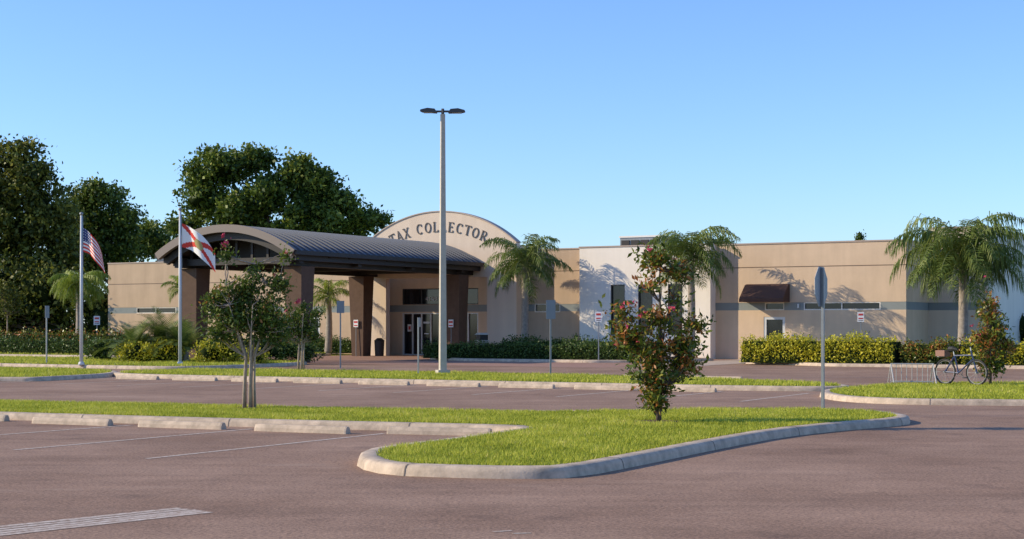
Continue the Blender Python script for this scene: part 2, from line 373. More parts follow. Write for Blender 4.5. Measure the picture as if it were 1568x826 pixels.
# ---------------------------------------------------------------- building
bld=empty('tax_office_building',W(-40,76,0))
def wall(mb,s0,s1,t0,t1,z1,mat,ops=(),band=True,joints=(),z0=0,axis='s',cap=True):
    sc=sorted(set([s0,s1]+[o[0] for o in ops]+[o[1] for o in ops]))
    zc=[z0,z1]+[o[2] for o in ops]+[o[3] for o in ops]
    if band: zc+=[2.45,2.83]
    for j in joints: zc+=[j,j+.05]
    zc=sorted(set(zc))
    for i in range(len(zc)-1):
        za,zb=zc[i],zc[i+1]; zm=(za+zb)/2; k=mat; off=0
        if band and 2.45<=zm<=2.83: k='band'; off=.012
        for j in joints:
            if j<zm<j+.05: k='joint'; off=.03
        run=None
        for a,b in list(zip(sc[:-1],sc[1:]))+[(None,None)]:
            solid = a is not None and not any(o[0]<(a+b)/2<o[1] and o[2]<zm<o[3] for o in ops)
            if solid: run=(a,b) if run is None else (run[0],b)
            elif run:
                if axis=='s': mb.box(run[0],run[1],t0+off,t1,za,zb,k)
                else: mb.box(t0+off,t1-off,run[0],run[1],za,zb,k)
                run=None
            if a is not None and not solid: run=None
    if cap and axis=='s': mb.box(s0-.03,s1+.03,t0-.04,t1+.03,z1,z1+.07,'cop')
def window(mb,s0,s1,z0,z1,t,fr='frame',fw=.05,mull=(),rails=(),dep=.12):
    mb.box(s0,s1,t+dep,t+dep+.02,z0,z1,'glass')
    f0,f1=t+.02,t+dep-.005
    mb.box(s0,s0+fw,f0,f1,z0,z1,fr); mb.box(s1-fw,s1,f0,f1,z0,z1,fr)
    mb.box(s0+fw,s1-fw,f0,f1,z0,z0+fw,fr); mb.box(s0+fw,s1-fw,f0,f1,z1-fw,z1,fr)
    for m in mull: mb.box(m-fw/2,m+fw/2,f0+.01,f1,z0+fw,z1-fw,fr)
    for r in rails: mb.box(s0+fw,s1-fw,f0+.015,f1,r-fw/2,r+fw/2,fr)
wl=MB(); wn=MB(); tr=MB(); rf=MB()
H=5.72
ops=[(-26.75,-25.65,0,2.12),(-26.7,-25.7,2.45,2.83),(-24.7,-20.9,2.45,2.83)]
wall(wl,-29.3,-19.67,74,74.3,H,'tan',ops,joints=(4.55,))
wall(wl,74.3,90,-20.0,-19.67,H,'tan',axis='t',joints=(4.55,))
wl.box(-20.0,-19.67,74.34,78.15,H,H+.07,'cop')
window(wn,-26.75,-25.65,0.02,2.12,74,'alu',.13,dep=.1); window(wn,-26.7,-25.7,2.45,2.83,74); window(wn,-24.7,-20.9,2.45,2.83,74,mull=(-22.8,))
tr.tube(W(-24.95,73.93,2.55),W(-24.95,73.93,2.75),.05,'alu'); tr.box(-25.3,-25.15,73.9,73.99,1.1,1.25,'galv')
ops=[(-34.8,-34.0,1.2,3.8),(-33.25,-32.45,1.2,3.8),(-31.6,-30.8,1.2,3.8)]
wall(wl,-36.6,-29.3,73.3,73.7,H+.02,'white',ops,band=False)
for o in ops: window(wn,*o,73.3,'darkfr',.05,rails=(2.5,))
wl.box(-29.5,-29.3,73.7,74.0,0,H,'white'); wl.box(-36.6,-36.4,73.7,74.0,0,H,'white')
wall(wl,-40.2,-36.6,74.01,74.3,H,'tan2',[(-39.65,-38.1,2.4,2.86)],joints=(4.55,)); window(wn,-39.65,-38.1,2.4,2.86,74.01)
wall(wl,-19.67,-16.8,78.2,78.5,6.5,'pink',joints=(4.55,))
wall(wl,78.5,110,-17.1,-16.8,6.5,'white',axis='t',band=False)
wl.box(-17.13,-16.77,78.54,110,6.5,6.56,'cop')
wl.box(-19.66,-19.4,78.5,109,5.9,6.5,'pink')
ops=[(-69.6,-66.3,2.45,2.83),(-64,-60.5,2.45,2.83),(-56.3,-55.2,0,2.2)]
wall(wl,-72,-50,76,76.3,5.65,'tan2',ops,joints=(4.3,))
window(wn,-69.6,-66.3,2.45,2.83,76,mull=(-68,)); window(wn,-64,-60.5,2.45,2.83,76); window(wn,-56.3,-55.2,.02,2.2,76,'alu',.12)
wall(wl,76.3,96,-72,-71.7,5.65,'tan2',axis='t')
wl.box(-72,-19.7,96,96.3,0,5.6,'tan')
wl.box(-19.6,-16.9,109,109.3,0,6.4,'white'); wl.box(-19.9,-19.6,90,110,0,6.4,'white')
rf.box(-71.6,-50.1,76.4,95.9,5.0,5.1,'roofflat'); rf.box(-50.0,-20.1,75.5,95.9,5.0,5.1,'roofflat'); rf.box(-19.35,-17.2,78.6,108.9,6.0,6.1,'roofflat')
c_s,hw,spr,pk=-45.1,4.9,6.1,7.9; Rr=(hw**2+(pk-spr)**2)/(2*(pk-spr)); cz=pk-Rr; am=math.asin(hw/Rr)
arc=[(c_s+Rr*math.sin(am-2*am*i/40),cz+Rr*math.cos(am-2*am*i/40)) for i in range(41)]
outl=[(c_s-hw,0),(-48.5,0),(-48.5,4.3),(-42.0,4.3),(-42.0,0),(c_s+hw,0)]+arc
wl.ngonext(outl,lambda a,b:W(a,73,b),lambda a,b:W(a,73.4,b),'pink')
for i in range(40):
    (a0,b0),(a1,b1)=arc[i],arc[i+1]
    def q(a,b,r,t):
        dx,dz=a-c_s,b-cz; l=math.hypot(dx,dz); return W(c_s+dx/l*(l+r),t,cz+dz/l*(l+r))
    tr.hexa([q(a1,b1,.003,72.95),q(a0,b0,.003,72.95),q(a0,b0,.003,73.45),q(a1,b1,.003,73.45),q(a1,b1,.06,72.95),q(a0,b0,.06,72.95),q(a0,b0,.06,73.45),q(a1,b1,.06,73.45)],'cop')
wl.box(-50,-49.7,73.4,76,0,6.0,'pink'); wl.box(-40.5,-40.2,73.4,76,0,6.0,'pink')
ops=[(-48.25,-45.75,0,2.4),(-48.25,-45.75,2.85,3.75),(-44.65,-43.3,0,2.4),(-44.65,-43.3,2.85,3.75)]
wall(wl,-49.7,-40.5,74.3,74.6,4.9,'tan',ops,cap=False)
window(wn,-48.25,-45.75,.02,2.4,74.3,'alu',.07,mull=(-47.6,-47.0,-46.4)); window(wn,-48.25,-45.75,2.85,3.75,74.3,'darkfr',.05,mull=(-47,))
window(wn,-44.65,-43.3,.02,2.4,74.3,'alu',.07,mull=(-43.97,)); window(wn,-44.65,-43.3,2.85,3.75,74.3,'darkfr',.05)
tr.box(-47.95,-47.7,74.38,74.4,1.35,1.75,'signw'); tr.box(-47.9,-47.75,74.375,74.379,1.45,1.65,'signr'); tr.box(-46.9,-46.5,74.38,74.4,1.8,1.9,'signw'); tr.box(-46.85,-46.55,74.38,74.4,1.2,1.26,'signw'); tr.box(-44.4,-44.2,74.38,74.4,1.2,1.6,'signw')
aw=MB(); a0,a1=-27.65,-25.4
pr=[(73.98,2.85),(73.98,3.75),(73.75,3.7),(72.95,3.02),(72.93,2.85)]
aw.ngonext(pr,lambda t,z:W(a0,t,z),lambda t,z:W(a1,t,z),'awn'); aw.done('awning',bld)
ru=MB(); ru.box(-38.1,-35.6,81.5,84,5.1,6.7,'galv'); ru.box(-38.15,-35.55,81.45,84.05,6.7,6.8,'frame')
for i in range(4): ru.box(-38.0+.6*i,-37.5+.6*i,81.44,81.49,5.9,6.55,'steel')
ru.box(-71.4,-69,80,84,5.1,6.2,'tan'); ru.done('rooftop_units',bld)
def stroke(mb,p,q,w,f,t0=72.955,t1=72.99,k='letter'):
    p=np.array(p,float);q=np.array(q,float);d=q-p;l=np.linalg.norm(d);d/=l;n=np.array([-d[1],d[0]])*w/2
    c=[f(*(p-n)),f(*(q-n)),f(*(q+n)),f(*(p+n))]
    mb.hexa([W(a,t0,b) for a,b in c]+[W(a,t1,b) for a,b in c],k)
def ell(cx,cy,rx,ry,a0,a1,n=14): return [(cx+rx*math.cos(math.radians(a0+(a1-a0)*i/n)),cy+ry*math.sin(math.radians(a0+(a1-a0)*i/n))) for i in range(n+1)]
TK,TN,SF=.12,.06,.045
LT={'T':[((0,.97),(.8,.97),TN),((.4,0),(.4,.97),TK),((.25,.03),(.55,.03),SF),((.03,1),(.03,.8),SF),((.77,1),(.77,.8),SF)],
'A':[((.1,0),(.4,1),TN),((.38,1),(.72,0),TK),((.2,.33),(.62,.33),TN),((0,.03),(.22,.03),SF),((.58,.03),(.86,.03),SF)],
'X':[((.12,1),(.7,0),TK),((.68,1),(.12,0),TN),((0,.97),(.28,.97),SF),((.55,.97),(.8,.97),SF),((0,.03),(.25,.03),SF),((.55,.03),(.84,.03),SF)],
'L':[((.17,0),(.17,1),TK),((.03,.97),(.32,.97),SF),((.03,.04),(.68,.04),TN),((.66,0),(.66,.22),SF)],
'E':[((.17,0),(.17,1),TK),((.03,.97),(.66,.97),TN),((.03,.04),(.68,.04),TN),((.17,.52),(.5,.52),TN),((.66,0),(.66,.22),SF),((.64,1),(.64,.8),SF),((.5,.42),(.5,.62),SF)],
'R':[((.17,0),(.17,1),TK),((.03,.97),(.3,.97),SF),((.03,.03),(.32,.03),SF),((.4,.5),(.8,.02),TK)]}
def plines(pts,w): return [(pts[i],pts[i+1],w) for i in range(len(pts)-1)]
LT['C']=plines(ell(.42,.5,.36,.46,50,310),.09)+[((.67,.95),(.67,.7),SF)]
LT['O']=plines(ell(.42,.5,.36,.46,0,360,18),.09)
LT['R']+=plines([(.17,.97),(.4,.97)]+ell(.42,.74,.22,.23,80,-80,8)+[(.17,.5)],.07)
txt=MB(); tR=7.2; tcz=6.80-tR
for ch,u in zip('TAXCOLLECTOR',[605,615,625.5,645,657,669,680,691,703,714.5,725.5,737]):
    s=-45.15+(u-670.5)*.0425; ph=math.asin((s-c_s)/tR)
    cx,czz=c_s+tR*math.sin(ph),tcz+tR*math.cos(ph)
    def f(a,b,cx=cx,cz2=czz,ph=ph):
        x,y=(a-.4)*.48,b*.56
        return (cx+x*math.cos(ph)+y*math.sin(ph),cz2-x*math.sin(ph)+y*math.cos(ph))
    for p,q,w in LT[ch]: stroke(txt,p,q,w,f)
# house number 4100 on the transom
NUM={'4':[((.45,0),(.45,1),.14),((.45,1),(0,.35),.12),((0,.35),(.65,.35),.12)],'1':[((.3,0),(.3,1),.15)],'0':plines(ell(.33,.5,.26,.44,0,360,10),.13)}
for i,ch in enumerate('4100'):
    for p,q,w in NUM[ch]: stroke(txt,p,q,w,lambda a,b,i=i:(-46.75+i*.2+a*.22,3.05+b*.24),74.395,74.41,'signw')
txt.done('sign_lettering',bld)
wl.done('walls',bld); wn.done('windows',bld); tr.done('trim',bld); rf.done('roof',bld)

# ---------------------------------------------------------------- canopy
cn=empty('entrance_canopy',W(-46.2,65,0)); ce=-46.2; ch=4.0; eave=5.0; crown=6.22
CR=(ch**2+(crown-eave)**2)/(2*(crown-eave)); ccz=crown-CR; cam=math.asin(ch/CR)
def arcpt(a,r,t): return W(ce+r*math.sin(a),t,ccz+r*math.cos(a))
def arcslab(mb,r0,r1,t0,t1,k,a0=-cam,a1=cam,n=28):
    for i in range(n):
        A,B=a0+(a1-a0)*i/n,a0+(a1-a0)*(i+1)/n
        mb.hexa([arcpt(A,r0,t0),arcpt(B,r0,t0),arcpt(B,r0,t1),arcpt(A,r0,t1),arcpt(A,r1,t0),arcpt(B,r1,t0),arcpt(B,r1,t1),arcpt(A,r1,t1)],k)
c1=MB(); arcslab(c1,CR-.1,CR,56.35,72.9,'roofm')
t=56.7
while t<72.8: arcslab(c1,CR+.001,CR+.075,t,t+.05,'rib'); t+=.5
arcslab(c1,CR-.18,CR-.103,56.4,72.8,'steel')
c1.done('roof',cn)
c2=MB(); arcslab(c2,CR-.26,CR+.09,56.12,56.34,'fascia'); arcslab(c2,CR-.6,CR-.29,56.45,56.65,'steel',-cam*.98,cam*.98)
for ss in (-1,1):
    sx=ce+ss*(ch-.02); c2.box(min(sx,sx+ss*.14),max(sx,sx+ss*.14),56.2,72.9,eave-.14,eave+.05,'steel')
    c=ce+ss*3.1; c2.box(c-.25,c+.25,56.7,73,4.4,4.85,'steel')
    c=ce+ss*3.75; c2.box(c-.1,c+.1,56.5,72.9,4.62,4.9,'steel')
for t in (57.0,61.6,66.3,71.2):
    c2.box(ce-3.7,ce+3.7,t,t+.3,4.5,4.8,'steel')
    for k in range(-3,4):
        x=ce+k*.9; z=ccz+math.sqrt(CR**2-(k*.9)**2)-.25; c2.box(x-.06,x+.06,t+.1,t+.2,4.8,z,'steel')
for t in (58.2,70.6):
    g=[(ce-3.7,4.8)]+[(ce+(CR-.19)*math.sin(a),ccz+(CR-.19)*math.cos(a)) for a in np.linspace(-cam*.92,cam*.92,20)]+[(ce+3.7,4.8)]
    c2.ngonext(g,lambda a,b:W(a,t,b),lambda a,b:W(a,t+.05,b),'steel')
t=59
while t<72: arcslab(c2,CR-.3,CR-.19,t,t+.1,'steel',n=10); t+=1.6
c2.done('steel_frame',cn)
c3=MB()
for s in (-49.2,-43.1):
    for t in (57.75,71.6):
        b,tp=.37,.50
        c3.hexa([W(s-b,t-b,0),W(s+b,t-b,0),W(s+b,t+b,0),W(s-b,t+b,0),W(s-tp,t-tp,4.38),W(s+tp,t-tp,4.38),W(s+tp,t+tp,4.38),W(s-tp,t+tp,4.38)],'brown')
c3.done('columns',cn)

# ---------------------------------------------------------------- street furniture
def lamp_post(x,y):
    mb=MB(); z=.13
    mb.obox((x,y,4.4),(.22,.22,8.54),'pole',.3,top=.6)
    mb.obox((x,y,z+.06),(.40,.40,.12),'pole',.3)
    mb.tube((x,y,8.6),(x,y,8.85),.05,'lampm')
    mb.tube((x-.22,y,8.76),(x+.22,y,8.76),.035,'lampm')
    for sgn in (-1,1):
        pr=[(.18,-.06),(.26,.05),(.5,.075),(.72,.02),(.74,-.02),(.66,-.05),(.2,-.075)]
        f=lambda yy:(lambda a,b:(x+sgn*a,y+yy+sgn*.1*a,8.78+b))
        mb.ngonext(pr,f(-.16),f(.16),'lampm')
        mb.obox((x+sgn*.47,y+sgn*.045,8.715),(.3,.22,.02),'lens')
    mb.done('street_lamp')
lamp_post(-2.28,51.6)
def flag(mb,x,y,z,kind):
    nu,nv=(39,26); hoist=.95
    def P(i,j):
        u=i/nu; v=j/nv
        if kind=='us': dx=1.0*u-.08*u*u; dz=-(.30*u+.72*u*u); tw=.10
        else: dx=1.5*u-.12*u*u; dz=-(.45*u+.72*u*u); tw=.0
        wv=.09*math.sin(u*8+v*1.3)*min(1,u*3)
        return (x+.06+dx-tw*u*v, y+wv-.22*u, z+dz-hoist*(1-v)*(1-.10*u)+.04*math.sin(u*8+v*3)*u)
    for i in range(nu):
        for j in range(nv):
            a=(i+.5)/nu; b=(j+.5)/nv
            if kind=='us':
                k='red' if (j//2)%2==0 else 'fwhite'
                if a<.42 and j>=12:
                    k='fwhite' if (i%3==1 and j%3==1) else 'blue'
            else:
                k='fwhite'
                if abs(a-b)<.11 or abs(a-(1-b))<.11: k='red'
                if ((a-.5)*1.5)**2+(b-.5)**2<.04: k='gold'
            mb.add([P(i,j),P(i+1,j),P(i+1,j+1),P(i,j+1)],[(0,1,2,3)],k)
def flagpole(x,y,h,kind):
    e=empty('flagpole',(x,y,0)); mb=MB()
    mb.poly([(x,y,.1),(x,y,h)],[.075,.045],'alu',12); mb.poly([(x,y,.12),(x,y,.25)],[.14,.10],'alu',12)
    mb.poly([(x,y,h),(x,y,h+.04),(x,y,h+.1),(x,y,h+.14)],[.02,.075,.07,.01],'galv',10)
    mb.tube((x+.07,y,1.2),(x+.07,y,h-.05),.008,'galv',n=4); mb.done('pole',e,True)
    f=MB(); flag(f,x,y,h-.5,kind); f.done('flag',e,True)
flagpole(-17.2,62.6,6.1,'us'); flagpole(-13.3,62.8,6.3,'fl')
def stop_sign(x,y):
    mb=MB(); z=.12; mb.obox((x,y,z+1.35),(.07,.05,2.72),'galv',1.08)
    ang=math.radians(61); ca,sa=math.cos(ang),math.sin(ang); cz=2.47
    pts=[(.41*math.cos(math.radians(22.5+45*i)),.41*math.sin(math.radians(22.5+45*i))) for i in range(8)]
    def f(o): return lambda a,b:(x+a*ca-o*sa,y+a*sa+o*ca,cz+b)
    mb.ngonext(pts,f(.03),f(.034),'signb'); mb.ngonext(pts,f(.035),f(.039),'signw')
    mb.ngonext([(a*.94,b*.94) for a,b in pts],f(.040),f(.042),'signr'); mb.done('stop_sign')
stop_sign(5.93,29.9)
def parking_sign(x,y,h,pw=.3,ph=.45,ang=0,z=.12,red=False):
    mb=MB(); mb.obox((x,y,z+h/2),(.05,.04,h),'galv',ang)
    ca,sa=math.cos(ang),math.sin(ang); nx,ny=sa,-ca
    mb.obox((x+nx*.04,y+ny*.04,z+h-ph/2),(pw,.012,ph),'signb' if not red else 'signw',ang)
    if red:
        mb.obox((x+nx*.05,y+ny*.05,z+h-ph*.25),(pw*.7,.008,ph*.2),'signr',ang); mb.obox((x+nx*.05,y+ny*.05,z+h-ph*.65),(pw*.7,.008,ph*.12),'signr',ang)
        mb.obox((x+nx*.05,y+ny*.05,z+h-ph*.85),(pw*.7,.008,ph*.06),'letter',ang)
    mb.done('parking_sign')
parking_sign(-6.35,58.0,2.5,.28,.45,.2); parking_sign(-3.05,51.0,1.85,.2,.3,1.2); parking_sign(1.22,49.6,2.4,.3,.6,.2); parking_sign(-19.3,65.0,2.4,.2,.5,.9)
parking_sign(3.95,71.5,2.2,.3,.45,-.2,0.12,True); parking_sign(16.2,72.8,2.2,.3,.45,-.3,.12,True); parking_sign(-23.3,88,2.1,.35,.5,0,.12,True)
for s,t in ((-49.2,71.6),(-43.1,71.6)):
    mb=MB(); mb.box(s-.15,s+.15,t-.53,t-.515,1.6,2.0,'signw'); mb.box(s-.12,s+.12,t-.536,t-.531,1.82,1.93,'signr'); mb.box(s-.12,s+.12,t-.536,t-.531,1.66,1.72,'signr'); mb.tube(W(s,t-.5,0),W(s,t-.5,1.95),.02,'galv'); mb.done('accessible_parking_sign')
mb=MB(); x,y=-1.5,78.5
mb.obox((x,y,.45),(.5,.5,.9),'beige',.5); mb.obox((x,y,.93),(.56,.56,.06),'beige',.5); mb.obox((x,y,1.1),(.44,.44,.3),'steel',.5); mb.obox((x,y,1.28),(.58,.58,.1),'beige',.5,top=.6); mb.done('litter_bin')
mb=MB(); x,y=W(-48.2,71.9)[:2]; mb.poly([(x,y,0),(x,y,.85)],[.24,.28],'steel',14); mb.poly([(x,y,.85),(x,y,1.0)],[.3,.12],'steel',14); mb.done('litter_bin')
mb=MB(); x0,y0=10.3,42.6
N=9
for i in range(N):
    x=x0+i*.135; y=y0-i*.03
    mb.tube((x,y,.12),(x,y,.68),.010,'rackm',n=6)
mb.tube((x0-.02,y0,.68),(x0+.135*(N-1)+.02,y0-.03*(N-1),.68),.016,'rackm'); mb.tube((x0-.02,y0,.2),(x0+.135*(N-1)+.02,y0-.03*(N-1),.2),.016,'rackm')
for q in (0,N-1):
    x=x0+q*.135;y=y0-q*.03; mb.tube((x,y,.68),(x,y+.35,.14),.016,'rackm',n=6); mb.tube((x,y,.68),(x,y-.35,.14),.016,'rackm',n=6)
mb.done('bike_rack')
mb=MB(); cx,cy,ang=12.0,41.9,-.95
def B(a,z,o=0): return (cx+a*math.cos(ang)-o*math.sin(ang),cy+a*math.sin(ang)+o*math.cos(ang),z+.13)
def wheel(a):
    n=24; pts=[B(a+.33*math.cos(2*math.pi*i/n),.34+.33*math.sin(2*math.pi*i/n)) for i in range(n+1)]
    mb.poly(pts,.025,'black',6,False)
    pts=[B(a+.30*math.cos(2*math.pi*i/n),.34+.30*math.sin(2*math.pi*i/n)) for i in range(n+1)]
    mb.poly(pts,.009,'rackm',4,False)
    for i in range(12):
        t=math.pi*2*i/12; mb.tube(B(a,.34),B(a+.3*math.cos(t),.34+.3*math.sin(t)),.004,'galv',n=3)
    mb.tube(B(a,.34,-.06),B(a,.34,.06),.02,'galv')
wheel(-.52); wheel(.52)
bb=(-.08,.32); st=(-.2,.78); hd=(.34,.8); hl=(.37,.68)
for a,b in ((bb,st),(st,hd),(bb,hl),(bb,(-.52,.34)),(st,(-.52,.34)),((.33,.92),(.52,.34))): mb.tube(B(*a),B(*b),.02,'bikeblue')
mb.tube(B(-.22,.78),B(-.25,.92),.014,'alu'); mb.poly([B(-.38,.95),B(-.25,.96),B(-.1,.94)],[.08,.07,.025],'black',8)
mb.tube(B(.33,.92),B(.31,1.02),.014,'alu'); mb.poly([B(.18,1.06,-.3),B(.3,1.03,-.12),B(.3,1.03,.12),B(.18,1.06,.3)],.013,'black',6)
mb.poly([B(-.08+.09*math.cos(i*.524),.32+.09*math.sin(i*.524),.05) for i in range(13)],.008,'galv',4,False)
mb.tube(B(-.08,.32,.08),B(.02,.2,.1),.01,'galv'); mb.obox(B(.03,.19,.13),(.1,.08,.02),'black',ang)
mb.obox(B(-.6,.84),(.30,.24,.16),'bikered',ang); mb.tube(B(-.45,.75),B(-.78,.74),.01,'galv')
mb.done('bicycle')

# ---------------------------------------------------------------- vegetation
def rough(blobs,k=5,sc=.42):
    out=list(blobs)
    for c,r in blobs:
        r=tri(r)
        for _ in range(k):
            d=R.normal(size=3); d/=np.linalg.norm(d); d[2]=abs(d[2])*.9 if R.rand()<.75 else d[2]
            q=sc*R.uniform(.5,1.2)
            out.append(((c[0]+d[0]*r[0]*1.05,c[1]+d[1]*r[1]*1.05,c[2]+d[2]*r[2]*1.05),(r[0]*q,r[1]*q,r[2]*q*.9)))
    return out
def bigtree(name,base,blobs,ncl,per,cr,ls,mat='oak',trunk=.4,core=.42,shell=.5,rg=5):
    e=empty(name,base); mb=MB(); b=Vector(base)
    top=max(x[0][2] for x in blobs)*.55
    mb.poly([b,b+Vector((.1,0,top*.4)),b+Vector((-.1,.1,top))],[trunk*1.3,trunk,trunk*.6],'bark',9)
    for q in blobs:
        c=b+Vector(q[0]); st=b+Vector((0,0,top*R.uniform(.45,.95))); mid=(st+c)/2+Vector((0,0,-.08*(c-st).length))
        mb.poly([st,mid,c],[trunk*.45,trunk*.3,trunk*.1],'bark',6)
    mb.done('trunk',e,True)
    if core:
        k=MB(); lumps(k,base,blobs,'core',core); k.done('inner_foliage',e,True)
    B2=rough(blobs,rg) if rg else blobs
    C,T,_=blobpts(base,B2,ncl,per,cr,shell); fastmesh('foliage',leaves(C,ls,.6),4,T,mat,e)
def ob(u,v,r,dy=0,d=128.,x0=-18.9): return (((u-784)/2400*d-x0,dy,1.75+(497-v)/2400*d),r)
blobs=[ob(345,258,(2.3,2.8,1.5)),ob(308,300,(1.8,2.3,1.6)),ob(388,247,(1.1,1.6,.9)),ob(450,268,(1.5,2.1,1.6)),ob(487,288,(1.6,2.1,1.4)),ob(410,308,(2.0,2.5,1.5),-1),ob(525,312,(1.3,1.9,1.2)),ob(562,335,(1.2,1.6,.9)),ob(480,332,(2.4,2.5,1.6)),ob(360,330,(2.6,2.6,1.8)),ob(285,350,(1.3,1.7,1.1)),ob(298,262,(.7,.9,.5)),ob(510,350,(2.8,2.5,1.5)),ob(420,375,(4.2,3,2.2))]
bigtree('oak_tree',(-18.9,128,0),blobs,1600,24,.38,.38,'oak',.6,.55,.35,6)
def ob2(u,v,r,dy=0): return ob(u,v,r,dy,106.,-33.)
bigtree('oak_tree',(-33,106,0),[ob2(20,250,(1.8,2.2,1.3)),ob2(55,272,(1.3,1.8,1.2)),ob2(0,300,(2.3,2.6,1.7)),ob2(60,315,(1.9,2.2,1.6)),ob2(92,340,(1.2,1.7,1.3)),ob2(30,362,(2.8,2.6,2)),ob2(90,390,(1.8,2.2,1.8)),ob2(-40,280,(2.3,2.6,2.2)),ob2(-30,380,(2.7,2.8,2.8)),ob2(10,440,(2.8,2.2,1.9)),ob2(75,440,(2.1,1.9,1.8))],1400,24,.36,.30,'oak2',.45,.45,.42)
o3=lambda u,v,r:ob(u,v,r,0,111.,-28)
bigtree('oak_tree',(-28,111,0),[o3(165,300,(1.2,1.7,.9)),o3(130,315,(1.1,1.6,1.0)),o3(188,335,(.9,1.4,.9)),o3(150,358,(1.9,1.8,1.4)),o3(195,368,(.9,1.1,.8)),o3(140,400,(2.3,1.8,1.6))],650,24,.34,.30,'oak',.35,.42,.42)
o4=lambda u,v,r:ob(u,v,r,0,118.,-25.5)
bigtree('shade_tree',(-25.5,118,0),[o4(225,357,(1.0,1.3,.7)),o4(245,374,(.9,1.2,.7)),o4(210,380,(1.3,1.3,.9)),o4(262,388,(1.3,1.3,.9))],260,22,.3,.28,'oak',.25)
bigtree('distant_tree',(20.5,155,0),[((-.5,0,9.9),(1,1,.6)),((.6,0,9.8),(1.1,1,.6)),((0,0,8.9),(1.8,1.5,1))],80,22,.3,.26,'oak',.2,rg=0)
bigtree('distant_tree',(33.5,151,0),[((0,0,10.4),(.5,.5,.5)),((-.2,0,9.8),(.7,.6,.4)),((.2,0,9),(.8,.8,.6))],40,20,.2,.22,'oak',.15,rg=0)
bl=[((x+R.uniform(-1,1),R.uniform(-2,2),R.uniform(1.2,4.2)),(2.4,1.8,R.uniform(1.4,2.6))) for x in np.arange(-16,6,1.3)]
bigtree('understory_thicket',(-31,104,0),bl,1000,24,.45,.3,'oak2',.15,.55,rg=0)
bl=[((x,R.uniform(-6,6),R.uniform(1.5,3.5)),(6,4,R.uniform(2.5,4))) for x in np.arange(-60,90,5)]
bigtree('distant_tree_belt',(40,190,0),bl,1500,14,1.0,.8,'oak',.2,.55,rg=0)
bl=[((x,R.uniform(-1,1),R.uniform(.8,1.6)),(1.8,1.2,R.uniform(.9,1.5))) for x in np.arange(-3,16,1.3)]
bigtree('shrub_row',(29,84,0),bl,420,20,.28,.18,'oak2',.08,.55,rg=0)

def palm(base,hz,L,nf=22,mat='palm',tr=.16,seed=1,hang=.55,e0=78):
    Rp=np.random.RandomState(seed); e=empty('queen_palm',base); mb=MB(); b=Vector(base)
    ts=[];rs=[]; n=16
    for i in range(n+1):
        f=i/n; ts.append(b+Vector((.06*math.sin(f*3),0,f*(hz-.35)))); rs.append(tr*(1.25-.35*f)*(1+.05*(i%2)))
    mb.poly(ts,rs,'palmtrunk',10); mb.done('trunk',e,True)
    V=[];T=[]; rb=MB(); c0=np.array([b.x+.01,b.y,b.z+hz-.35])
    for k in range(nf):
        az=2.399*k+Rp.uniform(-.2,.2); f=k/(nf-1); el=math.radians(e0-(e0+17)*f+Rp.uniform(-8,8)); Lk=L*Rp.uniform(.85,1.1)*(.75+.25*math.sin(math.pi*min(1,f+.25)))
        p=c0.copy()+np.array([0,0,.25*(1-f)]); m=26; pts=[p.copy()]; hd=np.array([math.cos(az),math.sin(az)])
        bend=math.radians(115)*(1.0 if f<.5 else .72)
        for i in range(m):
            ee=el-bend*((i/m)**1.25); ee=max(ee,-1.45)
            p=p+np.array([hd[0]*math.cos(ee),hd[1]*math.cos(ee),math.sin(ee)])*Lk/m; pts.append(p.copy())
        rb.poly(pts[::3],[.03*(1-i/9.)+.006 for i in range(len(pts[::3]))],'rachis',4,False)
        side=np.array([-hd[1],hd[0],0])
        for i in range(3,m+1):
            fw=(pts[i]-pts[i-1]); fw/=np.linalg.norm(fw)
            ll=.68*L/2.8*math.sin(math.pi*(.12+.83*i/m))**.7
            for sg in (-1,1):
                for rep in range(3):
                    if Rp.rand()<.12: continue
                    q=pts[i]-fw*(L/m)*rep/3.
                    d=side*sg*Rp.uniform(.4,.9)+fw*Rp.uniform(.2,.6)+np.array([0,0,Rp.uniform(-.6,.25)]); d/=np.linalg.norm(d)
                    l1=ll*Rp.uniform(.7,1.15); mid=q+d*l1*.5; end=mid+(d*.6+np.array([0,0,-hang-Rp.uniform(0,.5)]))*l1*.5
                    w=fw*.019*L/2.8+np.array([0,0,.005])
                    V+=[q-w*.5,q+w*.5,mid+w,mid-w, mid-w,mid+w,end+w*.15,end-w*.15]; tt=np.clip(Rp.normal(.5-.2*f,.2),0,1); T+=[tt,tt]
    rb.done('fronds_stems',e,True); fastmesh('fronds',np.array(V),4,T,mat,e)
palm((.62,80.8,.1),4.95,2.95,26,'palm',.17,3)
palm((8.6,75.6,.1),5.1,3.1,28,'palm',.17,5)
palm((20.1,70.0,.1),5.0,3.9,38,'palm',.19,8,.9,66)
palm((-10.4,88.6,.1),3.5,1.9,16,'palmy',.17,11)
palm((-25.6,92.5,.05),4.3,2.3,28,'palmy',.17,13,1.0,60)
palm((-19.6,92.5,.1),4.0,1.5,14,'palmy',.12,17)

